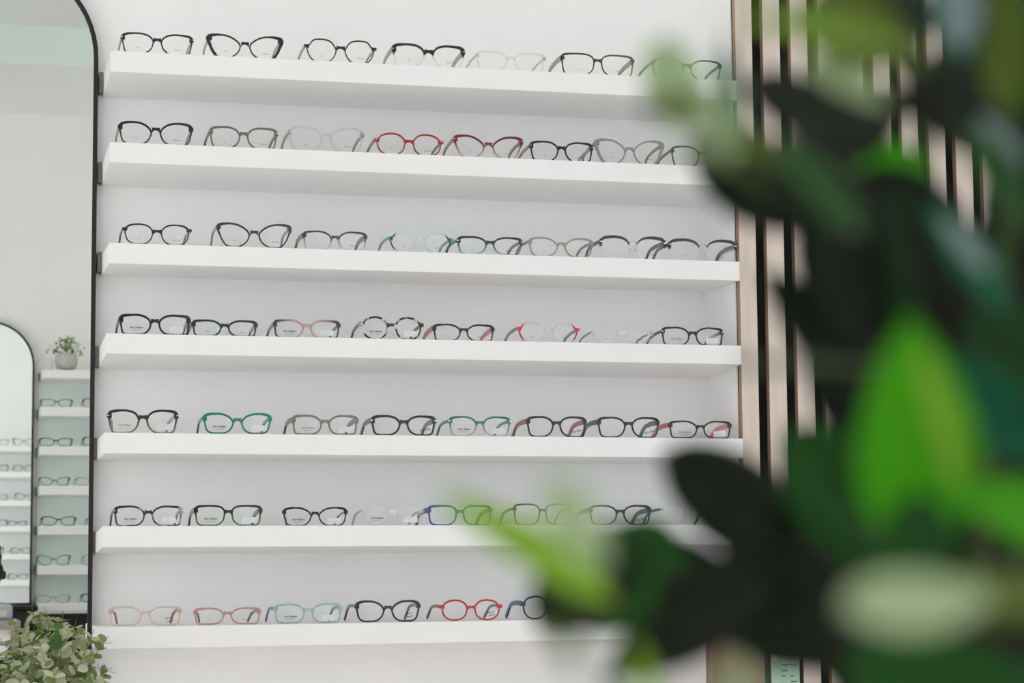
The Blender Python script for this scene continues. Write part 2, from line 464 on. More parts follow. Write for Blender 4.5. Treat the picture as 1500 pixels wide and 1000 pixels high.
def offset_loop(lp, f):
    n = len(lp); res = []
    for i in range(n):
        a = Vector(lp[i - 1]); b = Vector(lp[(i + 1) % n]); t = (b - a).normalized()
        nrm = Vector((-t.y, t.x))            # loops run clockwise: outward normal
        p = Vector(lp[i]); th = f(p, nrm)
        res.append((p.x + nrm.x * th, p.y + nrm.y * th))
    return res


def ring_faces(bm, inn, out, y0, y1, wrap):
    n = len(inn); rings = []
    for fi, fo, yy in ((0.0, None, 0.35), (0.35, None, 0.0), (0.65, None, 0.0), (1.0, None, 0.35), (1.0, None, 1.0), (0.0, None, 1.0)):
        r = []
        for k in range(n):
            x = inn[k][0] + (out[k][0] - inn[k][0]) * fi; z = inn[k][1] + (out[k][1] - inn[k][1]) * fi
            r.append(bm.verts.new((x, y0 + (y1 - y0) * yy + wrap * x * x, z)))
        rings.append(r)
    m = len(rings)
    for i in range(m):
        for k in range(n):
            a, b = rings[i], rings[(i + 1) % m]
            bm.faces.new((a[k], a[(k + 1) % n], b[(k + 1) % n], b[k]))


def loft(bm, secs):
    rs = [[bm.verts.new(v) for v in s] for s in secs]
    n = len(rs[0])
    for i in range(len(rs) - 1):
        for k in range(n):
            bm.faces.new((rs[i][k], rs[i][(k + 1) % n], rs[i + 1][(k + 1) % n], rs[i + 1][k]))
    bm.faces.new(rs[0][::-1]); bm.faces.new(rs[-1])


_text = {}


def text_mesh(body, size, mat, shear=0.0, bold=0.0):
    key = (body, size, mat.name)
    if key not in _text:
        cu = bpy.data.curves.new('print', 'FONT'); cu.body = body; cu.size = size; cu.shear = shear; cu.offset = bold
        cu.align_x = 'CENTER'; cu.align_y = 'CENTER'; cu.resolution_u = 2
        ob = bpy.data.objects.new('print', cu); COL.objects.link(ob)
        dg = bpy.context.evaluated_depsgraph_get()
        me = bpy.data.meshes.new_from_object(ob.evaluated_get(dg)); me.materials.clear(); me.materials.append(mat)
        bpy.data.objects.remove(ob); bpy.data.curves.remove(cu)
        _text[key] = me
    return _text[key]


def block_print(key, mat, scale=1.0):
    """dark two-word line over two lines too small to read"""
    k = ('block', key)
    if k not in _text:
        bm = bmesh.new(); bm.from_mesh(text_mesh('NAT URBAN', 0.0042, mat, 0, 0.00012))
        for i in range(4):
            x = -0.0068 + i * 0.0045; add_box(bm, (x, -0.0036, -0.00002), (x + 0.0012, -0.0030, 0.00002))
        for i in range(6):
            x = -0.0088 + i * 0.0030; add_box(bm, (x, -0.0055, -0.00002), (x + 0.0024, -0.0051, 0.00002))
        _text[k] = bm_mesh('lens_print', bm, mat)
    return _text[k]


def scribble(key, w, h, lines, mat, seed=3):
    k = ('scr', key)
    if k not in _text:
        rr = random.Random(seed); bm = bmesh.new(); th = 0.00028
        for j in range(lines):
            pts = []; n = 15
            for i in range(n):
                amp = h if i < 2 else h * 0.45
                pts.append(Vector((-w / 2 + w * i / (n - 1) + j * w * 0.06, -j * h * 1.35 + (amp if i % 2 else 0) * rr.uniform(0.7, 1.1), 0)))
            for a, b in zip(pts, pts[1:]):
                t = (b - a).normalized(); nn = Vector((-t.y, t.x, 0)) * th
                bm.faces.new([bm.verts.new(v) for v in (a - nn, b - nn, b + nn, a + nn)])
        _text[k] = bm_mesh('lens_print', bm, mat)
    return _text[k]


_sticker = []


def sticker(parent, x, y, z, rot):
    if not _sticker:
        bm = bmesh.new(); add_box(bm, (-0.0128, -0.0052, 0), (0.0128, 0.0052, 0.00025))
        _sticker.append(bm_mesh('price_sticker', bm, M_STICK))
        bm = bmesh.new()
        for i, wv in enumerate((0.0150, 0.0110)):
            add_box(bm, (-0.009, 0.0012 - i * 0.0030, 0.00026), (-0.009 + wv, 0.0018 - i * 0.0030, 0.00032))
        _sticker.append(bm_mesh('print_lines', bm, plain('sticker_ink', (0.55, 0.55, 0.56), 0.6, 0.2, noise=0.1, nscale=200)))
    o = link('price_sticker', _sticker[0], parent); o.location = (x, y, z); o.rotation_euler = (PI / 2, rot, 0)
    o['label'] = 'white price sticker on the lens'
    link('print_lines', _sticker[1], o)
    return o


def make_glasses(root, w, h, kind, th, fm, tm, opt=''):
    """front at y=0 (looking to -y), standing on z=0, temples towards +y; th = rim thickness in mm"""
    th = th * 0.00115
    brow = 'brow' in opt; rim_th = 0.0010 if brow else th
    top = max(rim_th, th * 1.25)
    hz = (h - top - rim_th) / 2
    zc = rim_th + hz
    ep = 0.0048 if kind in ('round', 'hex', 'oval') and not brow else 0.0030 if brow else 0.0028
    gap = w * 0.088 if kind not in ('round', 'hex', 'oval') else w * 0.105
    hx = (w - gap - 2 * ep - 4 * rim_th) / 4
    cx = gap / 2 + rim_th + hx
    wrap = 0.75 * 0.5
    base = [(x * hx / 0.975, z * hz) for x, z in closed_spline(OUT[kind])]
    thick_side = 1.3 if 'thickside' in opt else 0.0
    cat_up = 1.25 if kind == 'cat' else 1.0

    def thf(p, n):
        u = p.x / hx; v = p.y / hz
        t = rim_th
        if not brow:
            t += (top - rim_th) * max(0, n.y)
            if v > 0 and u < 0 and kind not in ('round', 'hex'): t += th * 0.85 * cat_up * max(0, -u - 0.25) * min(1, max(0, v) * 1.3)
            if thick_side and u < -0.3: t += th * thick_side * max(0, -n.x)
        return t
    out = offset_loop(base, thf)
    bm = bmesh.new()
    y0, y1 = 0.0, 0.0038
    for s in (-1, 1):
        # image-left lens has its temporal side at -x
        inn = [(s * (-x) + s * cx, z + zc) for x, z in base] if s > 0 else [(x - cx, z + zc) for x, z in base]
        o2 = [(s * (-x) + s * cx, z + zc) for x, z in out] if s > 0 else [(x - cx, z + zc) for x, z in out]
        if brow:
            ring_faces(bm, inn, o2, 0.0006, 0.0022, wrap)
        else:
            ring_faces(bm, inn, o2, y0, y1, wrap)
    # bridge
    zb = zc + hz * (0.47 if kind in ('rect', 'wayf', 'square', 'softcat') else 0.36 if kind != 'cat' else 0.36)
    hb = max(0.0040, th * 1.65); gx = gap / 2 + rim_th * 0.45
    if not brow:
        secs = []
        for i in range(9):
            u = -1 + i / 4; x = u * gx
            zt = zb + hb * 0.5 + 0.0012 * u * u * (1 if kind not in ('round', 'cat', 'softcat') else 0.2)
            zl = zb - hb * 0.5 - 0.0052 * abs(u) ** 2.2
            secs.append([(x, y0 - 0.0002, zl), (x, y0 - 0.0002, zt), (x, y1, zt), (x, y1, zl)])
        loft(bm, secs)
    # end pieces
    zh = zc + hz * (0.60 if kind not in ('round', 'hex', 'oval') else 0.42 if kind != 'oval' else 0.55)
    if kind == 'cat': zh = zc + hz * 0.74
    eh = max(0.0032, th * 1.5)
    for s in (-1, 1):
        xa = s * (cx + hx * 0.90); xb = s * w / 2
        secs = []
        for x, e in ((xa, 1.0), ((xa + xb) / 2, 0.98), (xb, 0.85)):
            yy = wrap * x * x
            secs.append([(x, yy + (0.0 if not brow else -0.0006), zh - eh * e), (x, yy, zh + eh * e * 0.8), (x, yy + 0.006, zh + eh * e * 0.8), (x, yy + 0.006, zh - eh * e)])
        if not brow: loft(bm, secs)
    link('front_frame', bm_mesh('front_frame', bm, M_SILVER if brow else fm), root)
    if brow:
        for s in (-1, 1):
            bm = bmesh.new(); secs = []
            src = [i for i, (x, z) in enumerate(base) if z > hz * (0.18 if x < 0 else 0.30)]
            # walk along the upper arc from temporal to nasal
            pts = sorted([(base[i], out[i]) for i in src], key=lambda q: q[0][0])
            m = len(pts)
            for i, (pi, po) in enumerate(pts):
                u = i / (m - 1); e = th * (1.85 - 1.15 * u)
                x = pi[0] - cx; x = x if s < 0 else -x
                z0 = pi[1] + zc - 0.0002; z1 = po[1] + zc + e
                yy = wrap * x * x
                secs.append([(x, yy - 0.0014, z0), (x, yy - 0.0014, z1), (x, yy + 0.0036, z1), (x, yy + 0.0036, z0)])
            xe = -w / 2 if s < 0 else w / 2; ye = wrap * xe * xe
            zt = zh + eh * 1.1; xm = xe * 0.985; secs.insert(0, [(xm, ye - 0.0014, zh - eh * 1.9), (xm, ye - 0.0014, zt + 0.001), (xm, ye + 0.005, zt + 0.001), (xm, ye + 0.005, zh - eh * 1.9)])
            secs.insert(0, [(xe, ye - 0.001, zh - eh * 1.2), (xe, ye - 0.001, zt), (xe, ye + 0.005, zt), (xe, ye + 0.005, zh - eh * 1.2)])
            loft(bm, secs); link('brow_bar', bm_mesh('brow_bar', bm, fm), root)
            pad = bmesh.new(); bmesh.ops.create_icosphere(pad, subdivisions=1, radius=1.0)
            for v in pad.verts: v.co = Vector((v.co.x * 0.0018 + s * (gap / 2 - 0.001), v.co.y * 0.0016 + 0.006, v.co.z * 0.0048 + zc - hz * 0.12))
            link('nose_pad', bm_mesh('nose_pad', pad, M_PAD_NOSE, True), root)
        tube('bridge', [(-gx - 0.001, 0.001, zb + 0.002), (-gx * .5, -0.0005, zb + 0.0042), (0, -0.001, zb + 0.0046), (gx * .5, -0.0005, zb + 0.0042), (gx + 0.001, 0.001, zb + 0.002)], 0.0010, M_SILVER, root, 6)
    if 'rivet' in opt:
        for s in (-1, 1):
            x = s * (w / 2 - ep * 0.75); yy = wrap * x * x
            bm = bmesh.new(); add_box(bm, (x - 0.0021, yy - 0.0006 - (0.0012 if brow else 0), zh - 0.0004), (x + 0.0021, yy + 0.0004, zh + 0.0012))
            r_ = link('hinge_rivet', bm_mesh('hinge_rivet', bm, M_SILVER), root)
    # lenses
    for s in (-1, 1):
        bm = bmesh.new()
        loop = [((x - cx) if s < 0 else (cx - x), z + zc) for x, z in base]
        for yy in (0.0014, 0.0028):
            c = bm.verts.new((s * cx, yy + wrap * cx * cx - 0.0012, zc))
            vs = [bm.verts.new((x, yy + wrap * x * x, z)) for x, z in loop]
            for k in range(len(vs)): bm.faces.new((c, vs[k], vs[(k + 1) % len(vs)]))
        link('lens', bm_mesh('lens', bm, M_LENS, True), root)
    # temples
    tw = 0.0016; hh = max(0.0024, th * 1.05) if 'wide' not in opt else 0.0048
    if 'thin' in opt: hh = 0.0016
    for s in (-1, 1):
        secs = []
        ye = wrap * w * w / 4 + 0.003
        conv = 0.095 if 'conv' in opt else 0.012
        path = [(0.0, 0.0, 1.0), (0.022, 0.0008, 1.0), (0.055, 0.0005, 0.92), (0.082, -0.002, 0.8), (0.096, -0.0065, 0.78)]
        zend = 0.0030; z96 = zh - 0.0065
        path += [(0.109, z96 - (z96 - zend) * 0.38 - zh, 0.86), (0.122, z96 - (z96 - zend) * 0.76 - zh, 0.95), (0.130, zend - zh, 0.85)]
        for i, (dy, dz, e) in enumerate(path):
            x = s * (w / 2 - 0.0022 - conv * dy * (1 if dy < 0.09 else 1.2))
            a = 0 if i < 4 else (0.75 if i > 4 else 0.4)
            dy2 = math.sin(a) * hh * e; dz2 = math.cos(a) * hh * e
            secs.append([(x - tw, ye + dy - dy2, zh + dz - dz2), (x + tw, ye + dy - dy2, zh + dz - dz2), (x + tw, ye + dy + dy2, zh + dz + dz2), (x - tw, ye + dy + dy2, zh + dz + dz2)])
        bm = bmesh.new(); loft(bm, secs)
        link('temple', bm_mesh('temple', bm, tm), root)
    # prints and stickers
    ylens = lambda x: wrap * x * x + 0.0008 - 0.0016
    if 'nat' in opt:
        o = link('lens_print', block_print('g' if 'natg' in opt else 'b', M_INKG if 'natg' in opt else M_INK), root)
        o.location = (-cx + hx * 0.02, ylens(cx), zc - hz * 0.36); o.rotation_euler = (PI / 2, 0, 0)
        o['label'] = 'small dark print on the left lens'
    if 'dash' in opt:
        o = link('lens_print', scribble('dash', 0.0050, 0.0012, 1, M_INKG), root)
        o.location = (-cx, ylens(cx), zc - hz * 0.52); o.rotation_euler = (PI / 2, 0, 0)
        o = link('lens_print', scribble('name', 0.0130, 0.0030, 1, M_INKG, 7), root)
        o.location = (cx + hx * 0.1, ylens(cx), zc - hz * 0.60); o.rotation_euler = (PI / 2, 0, 0)
    if 'ray' in opt:
        o = link('lens_print', text_mesh('Ray-Ban', 0.0066, M_INK, 0.5), root)
        o.location = (cx + hx * 0.30, ylens(cx), zc - hz * 0.48); o.rotation_euler = (PI / 2, -0.22, 0)
        o['label'] = 'small black script on the right lens'
    if 'scr' in opt:
        o = link('lens_print', scribble('two', 0.0125, 0.0042, 2, M_INK, 5), root)
        o.location = (cx + hx * 0.32, ylens(cx), zc - hz * 0.32); o.rotation_euler = (PI / 2, -0.22, 0)
        o['label'] = 'two lines of black script on the right lens'
    if 'tag' in opt:
        sticker(root, cx + hx * 0.18, ylens(cx) - 0.0002, zc - hz * 0.52, -0.03)


# each pair: left px, right px, top px, outline, rim mm, frame, temples, options, what sets it apart
K = '1b1d1d'
ROWS = [
 [(177, 284, 47, 'wayf', 2.2, 'solid:23282a', 'clear:a79a90:.75', 'rivet dash', 'thin black glasses with silver hinge dots and beige temples'),
  (304.5, 413.5, 49.6, 'cat', 2.2, 'solid:1e2423', 'clear:b5a59b:.8', 'thickside dash', 'large black butterfly glasses with thick sides'),
  (446, 552, 56, 'hex', 1.9, 'solid:252826', 'clear:8e8a86:.85', 'dash', 'black hexagonal glasses with thin rims'),
  (574, 682, 63, 'wayf', 3.0, 'half:1f2322:e8e8e6:.35', 'clear:9b9791:.8', 'rivet wide dash', 'black topped glasses with clear lower rims'),
  (697, 800, 74, 'wayf', 2.2, 'crystal', 'clear:c6c6c4:.6', 'thin', 'colourless crystal glasses nearly lost against the white wall'),
  (821.6, 930, 77, 'square', 2.0, 'side:2b2c28:4c4f38', 'solid:8d847c', 'wide dash', 'thin olive black glasses with broad taupe temples'),
  (955, 1058, 85, 'wayf', 1.8, 'solid:2a2c2b', 'solid:4a4a48', '', 'thin dark glasses half hidden behind a pale leaf')],
 [(173, 283.6, 176.6, 'softcat', 2.6, 'fade:191d1e:5a4a45:.8', 'clear:a08684:.85', 'dash', 'black glasses with pinkish temples and wide soft corners'),
  (306, 408, 184, 'wayf', 2.4, 'solid:75685f', 'solid:4d4a48', 'rivet dash', 'translucent brown grey glasses'),
  (422, 534, 184, 'softcat', 2.8, 'crystal', 'solid:8d8d8b', 'rivet dash', 'colourless crystal glasses with grey temples'),
  (549, 650, 193.6, 'round', 2.2, 'solid:a3212b', 'solid:5b5753', 'rivet dash', 'bright red round glasses'),
  (664.4, 767, 197, 'cat', 2.6, 'fade:701820:d9a9a6:.45', 'solid:7d746f', 'rivet dash', 'dark red cat eye glasses fading to clear below'),
  (776, 870, 205.6, 'wayf', 2.4, 'solid:1c2020', 'clear:98918b:.9', 'rivet dash', 'small black glasses with taupe temples'),
  (873, 972, 203, 'cat', 2.2, 'clear:948d92:.75', 'solid:77706e', 'thickside dash', 'smoky grey translucent cat eye glasses'),
  (983, 1076, 213, 'wayf', 2.0, 'solid:242726', 'solid:3a3a38', '', 'thin black glasses half covered by blurred leaves')],
 [(179, 281, 327, 'oval', 2.0, 'solid:1c1d1d', 'tort:1a1a1a:d5d2cc:1:160', 'dash', 'black oval glasses with speckled temples'),
  (317, 427.6, 326, 'cat', 2.4, 'solid:303634', 'solid:7a7d79', 'dash', 'large dark grey cat eye glasses'),
  (443, 538.4, 337.6, 'rect', 2.1, 'fade:3a3a37:d8d8d4:.30', 'solid:3b3b39', 'wide dash', 'square grey glasses fading to clear lower rims'),
  (568, 664, 339, 'hex', 2.3, 'tip:1f4a52:16a396:c8e6e4:.38', 'solid:84908a', 'dash', 'pale clear glasses with teal outer corners'),
  (669, 766.4, 345.6, 'wayf', 2.4, 'fade:171c22:5fa3b0:.5', 'solid:4b4c4a', 'rivet dash', 'black glasses fading to blue at the lower rims'),
  (774, 870, 347, 'softcat', 2.1, 'clear:a0938a:.80', 'solid:6c6761', 'dash', 'beige grey translucent glasses'),
  (879, 975, 345.4, 'wayf', 3.0, 'solid:1a1b1b', 'solid:343231', 'brow rivet dash', 'black browline glasses with thin metal lower rims'),
  (980, 1079, 350, 'wayf', 3.0, 'solid:201e1e', 'solid:57403a', 'brow rivet dash', 'dark browline glasses with brown temples')],
 [(174, 280, 459, 'rect', 2.9, 'solid:1e1e1f', 'solid:232425', 'wide nat tag', 'thick matte black glasses with a price sticker'),
  (280.6, 378, 467.4, 'rect', 2.5, 'side:1a2f3a:1c2a33', 'solid:333a3f', 'dash', 'dark petrol blue narrow glasses'),
  (400, 499.4, 467, 'rect', 2.5, 'corner:3a3d3b:c79fa0:.9', 'solid:353534', 'nat tag', 'dark cornered glasses with pink centre and price sticker'),
  (527, 621, 462.6, 'round', 2.6, 'tort:1b1919:d9cbc4:1:95', 'solid:232222', 'nat tag', 'black and white tortoise round glasses with price sticker'),
  (634, 725, 473.6, 'rect', 2.2, 'solid:1b1b1c', 'side:d0605e:c8524f', 'wide dash', 'black glasses with coral red temples'),
  (757, 850, 470.6, 'hex', 2.3, 'tip:b51c5e:dd5a34:e6d5d6:.40', 'solid:7f7976', 'dash', 'clear pink glasses with magenta and orange corners'),
  (867, 956.6, 477, 'round', 2.3, 'crystal', 'solid:92928f', 'thin dash', 'colourless round crystal glasses'),
  (969, 1061, 478, 'rect', 2.3, 'solid:1f2423', 'tort:222424:c8cac8:1:60', 'rivet natg tag', 'black rectangular glasses with silver hinges and sticker')],
 [(157, 261.6, 599, 'wayf', 2.9, 'fade:161c2a:8f7d72:.75', 'clear:a8958a:.9', 'rivet natg tag conv yaw-2', 'navy glasses fading to brown with price sticker'),
  (296.6, 399, 604, 'softcat', 2.7, 'solid:167a74', 'solid:2d4a48', 'nat tag', 'teal green glasses with price sticker'),
  (427, 525.6, 607, 'rect', 2.6, 'solid:7b756f', 'solid:2f302f', 'wide natg tag', 'taupe grey glasses with dark temples and price sticker'),
  (543, 639.6, 607.6, 'wayf', 2.9, 'solid:17181b', 'solid:4a4a48', 'rivet wide ray', 'glossy black glasses with silver dots and grey temples'),
  (657, 749, 609, 'wayf', 2.3, 'fade:2c6f6d:a9cfc9:.55', 'solid:2b6863', 'rivet nat tag', 'teal glasses fading to clear with price sticker'),
  (771, 860, 609, 'wayf', 2.6, 'solid:191a1c', 'solid:8e3a38', 'wide ray', 'black glasses with dark red temples'),
  (875, 967, 610, 'wayf', 2.5, 'solid:18191a', 'solid:2a3a30', 'wide ray', 'black glasses with dark green temples'),
  (980, 1072.4, 615.6, 'rect', 2.2, 'solid:1d1e20', 'solid:d8666a', 'wide natg tag', 'black glasses with coral temples and sticker')],
 [(166, 268.6, 740, 'rect', 2.4, 'tort:2a2b2b:a3a3a0:.8:55', 'tort:1f2020:9a9b99:1:60', 'rivet nat tag', 'smoky black and grey marbled glasses with sticker'),
  (284, 385, 739, 'square', 2.4, 'fade:161917:3d7a35:1', 'solid:1d1e1e', 'wide nat tag', 'black glasses with green lower rims and sticker'),
  (414, 509, 742, 'softcat', 2.2, 'solid:2a1a20', 'solid:6d6c6b', 'thin nat tag conv yaw-5', 'dark plum glasses with grey temples and sticker'),
  (530, 621, 737, 'round', 2.3, 'crystal', 'clear:b5b7b5:.8', 'thin nat tag', 'colourless round crystal glasses with price sticker'),
  (626, 722, 739, 'square', 2.4, 'side:16488c:2a7d48', 'solid:232a38', 'wide', 'blue glasses turning green towards the right'),
  (751.6, 839, 737, 'square', 1.9, 'solid:262826', 'solid:2a2c2a', '', 'thin black glasses blurred behind a lime leaf'),
  (863, 955, 739, 'wayf', 2.4, 'solid:1a1c20', 'side:2b2e38:3a6486', 'wide ray', 'black glasses with blue inner temples'),
  (967, 1050, 738, 'square', 2.0, 'crystal', 'solid:2a2b2d', '', 'colourless glasses beside a large dark leaf')],
 [(159, 266, 887.6, 'rect', 2.4, 'clear:dcc4bb:.55', 'solid:93514a', 'scr conv yaw-4', 'pale pink crystal glasses with red brown temples'),
  (283.6, 382.4, 889.6, 'rect', 2.3, 'clear:c39698:.82', 'solid:5c5654', 'dash conv yaw-4', 'rose pink narrow glasses with dark temples'),
  (401, 502, 883.6, 'rect', 2.4, 'clear:a3c4bc:.78', 'solid:4a6560', 'nat tag', 'mint green glasses with price sticker'),
  (520, 616.6, 879, 'softcat', 2.7, 'solid:2c1c2b', 'solid:2d2a2d', 'scr', 'dark plum black glasses with script on the lens'),
  (644, 736, 877.6, 'round', 2.4, 'solid:b9182f', 'solid:4b302f', 'scr', 'bright crimson glasses with dark temples'),
  (763, 850, 872, 'round', 2.4, 'solid:1c2230', 'solid:24396e', 'wide', 'navy round glasses with blue temples beside leaves'),
  (858, 931, 876, 'round', 2.0, 'solid:222524', 'solid:2c2e2d', '', 'dark round glasses almost hidden by leaves')],
]
NTH = ['leftmost', 'second from left', 'third from left', 'fourth from left', 'fifth from left', 'sixth from left', 'seventh from left', 'last on right']


def opt_yaw(opt):
    for w_ in opt.split():
        if w_.startswith('yaw'): return math.radians(float(w_[3:]))
    return 0.0


for k, row in enumerate(ROWS):
    x0, h, t, rise, slope = SHELF[k]
    for i, (xl, xr, yt, kind, th, fs, ts, opt, desc) in enumerate(row):
        yaw = opt_yaw(opt)
        setb = 0.018 if k < 6 else 0.016
        if yaw: setb += 0.012
        yf = -D + setb
        zs = h + rise * setb / D
        a = hit(xl, yt + 6, yf); b = hit(xr, yt + 6, yf)
        w = (b.x - a.x) / math.cos(yaw); cxm = (a.x + b.x) / 2
        zs += slope * cxm + 0.0006
        H = hit(xl + 0.27 * (xr - xl), yt, yf).z - zs
        H = max(0.030, min(0.056, H))
        root = empty('eyeglasses', (cxm, yf, zs), (math.atan2(rise, D), 0, yaw))
        tag(root, '%s, %s on the %s shelf' % (desc, NTH[i], ORD[k]), 'glasses', 'glasses on the %s shelf' % ORD[k])
        make_glasses(root, w, H, kind, th, frame_mat(fs), frame_mat(ts), opt)

BACK = [  # shelf, left px, right px, top px (as they show in the mirror)
 (0, 55, 79, 525, 'wayf', 2.0, 'crystal', 'clear:c0c2c0:.6', '', 'clear glasses beside the potted plant on reflected top shelf'),
 (1, 59, 107, 584, 'rect', 2.0, 'solid:4a4e4c', 'solid:3a3d3c', '', 'thin grey glasses on the reflected second shelf, wholly in view'),
 (1, 121, 168, 583, 'rect', 2.2, 'solid:2b2f2e', 'solid:2b2f2e', '', 'black glasses cut off by mirror frame on reflected second shelf'),
 (2, 57, 107, 641, 'rect', 2.4, 'solid:303535', 'solid:2a2e2d', '', 'dark rectangular glasses on the reflected third shelf, wholly in view'),
 (2, 121, 168, 639.5, 'rect', 2.4, 'solid:262a29', 'solid:262a29', '', 'black glasses cut off by mirror frame on reflected third shelf'),
 (3, 57, 103, 698.5, 'cat', 2.2, 'solid:5a5f5c', 'solid:4d514f', '', 'grey cat eye glasses on the reflected fourth shelf'),
 (3, 110, 156, 699, 'wayf', 1.9, 'solid:878d8a', 'solid:9aa09d', '', 'pale grey glasses beside the cat eye pair on reflected fourth shelf'),
 (4, 60, 112, 756, 'softcat', 2.6, 'solid:231f20', 'solid:1f1c1d', '', 'bold black glasses on the reflected fifth shelf'),
 (4, 126, 172, 758, 'wayf', 2.0, 'solid:757a78', 'solid:757a78', '', 'grey glasses cut off by mirror frame on reflected fifth shelf'),
 (5, 54, 104, 812.5, 'cat', 2.6, 'solid:4d8a68', 'solid:3a4a42', '', 'green glasses on the reflected sixth shelf'),
 (5, 121, 168, 812, 'wayf', 1.9, 'clear:9aa2a0:.7', 'solid:9aa2a0', '', 'pale glasses cut off by mirror frame on reflected sixth shelf'),
 (6, 52, 104, 871, 'softcat', 2.0, 'clear:b49a9a:.8', 'solid:4a4a4c', '', 'pale pink glasses with dark temples on reflected bottom shelf'),
 (6, 119, 166, 869, 'wayf', 2.6, 'solid:1d2428', 'solid:1d2428', '', 'black glasses cut off by mirror frame on reflected bottom shelf'),
]
for s, xl, xr, yt, kind, th, fs, ts, opt, desc in BACK:
    yf = YB + 0.006 + D - 0.020
    a = hit_m(xl, yt + 5, yf); b = hit_m(xr, yt + 5, yf)
    zs = BS[s] - 0.0002 + 0.0006
    H = max(0.032, min(0.054, hit_m(xl + 0.27 * (xr - xl), yt, yf).z - zs))
    root = empty('eyeglasses', ((a.x + b.x) / 2, yf, zs), (0.009, 0, PI))
    tag(root, desc, 'glasses', 'glasses on the shelves behind the camera')
    make_glasses(root, b.x - a.x, H, kind, th, frame_mat(fs), frame_mat(ts), opt)

# ================================================================ LEAVES
def leaf_mesh(name, mat, wide, fold, arch, obov=1.0, rows=9, cols=4, tip=0.9):
    vs, fs = [], []
    for i in range(rows + 1):
        t = i / rows
        prof = max(0.0, math.sin(PI * t ** obov)) ** tip
        if i == 0: prof = 0.06
        if i == rows: prof = 0.02
        for j in range(-cols, cols + 1):
            u = j / cols
            vs.append((u * 0.5 * wide * prof, t, fold * abs(u) * prof * wide * 0.5 + arch * math.sin(PI * t * 0.5) ** 2 - 0.08 * wide * prof * u * u * u * u))
    n = 2 * cols + 1
    for i in range(rows):
        for j in range(n - 1):
            a = i * n + j; fs.append((a, a + 1, a + n + 1, a + n))
    return mesh(name, vs, fs, mat, True)


def place_leaf(name, me, base, tipp, facing, width, parent, roll=0.0):
    """unit leaf along +Y; facing = rough normal; width scales X"""
    y = tipp - base; L = y.length; y.normalize()
    n = facing - y * facing.dot(y); n.normalize(); x = y.cross(n)
    if roll:
        q = Matrix.Rotation(roll, 3, y); x = q @ x; n = q @ n
    o = link(name, me, parent)
    o.matrix_world = Matrix(((x.x * width, y.x * L, n.x * L * 0.7, base.x), (x.y * width, y.y * L, n.y * L * 0.7, base.y), (x.z * width, y.z * L, n.z * L * 0.7, base.z), (0, 0, 0, 1)))
    return o


# ---- the out-of-focus plant close to the camera
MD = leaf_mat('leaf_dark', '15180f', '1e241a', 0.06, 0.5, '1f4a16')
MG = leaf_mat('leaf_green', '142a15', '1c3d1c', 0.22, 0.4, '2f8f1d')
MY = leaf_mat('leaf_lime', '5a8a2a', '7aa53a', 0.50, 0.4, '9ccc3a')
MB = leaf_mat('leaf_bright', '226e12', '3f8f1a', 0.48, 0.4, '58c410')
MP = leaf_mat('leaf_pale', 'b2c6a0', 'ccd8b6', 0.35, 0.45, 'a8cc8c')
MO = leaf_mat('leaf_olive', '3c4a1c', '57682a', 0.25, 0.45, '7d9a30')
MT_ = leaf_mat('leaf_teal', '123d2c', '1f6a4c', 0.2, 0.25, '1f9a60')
MS = leaf_mat('leaf_sheen_grey', '8499a0', 'a3b4b8', 0.25, 0.3, 'a9c0c0')  # pale grey for small leaves over teal ones: leaf sheen put into the colour
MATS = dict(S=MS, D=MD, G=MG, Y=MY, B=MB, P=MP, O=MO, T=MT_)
LM = {}
for kk, mm in MATS.items():
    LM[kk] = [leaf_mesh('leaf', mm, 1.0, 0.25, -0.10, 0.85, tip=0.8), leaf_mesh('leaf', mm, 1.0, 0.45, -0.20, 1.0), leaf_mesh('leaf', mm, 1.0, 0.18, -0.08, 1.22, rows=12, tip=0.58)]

pot_c = Vector((0.045, -4.03, 0.0))
plant = tag(empty('potted_plant', pot_c), 'large out of focus leafy plant close to the camera on the right', 'plant')
def in_plant(v): return v - pot_c


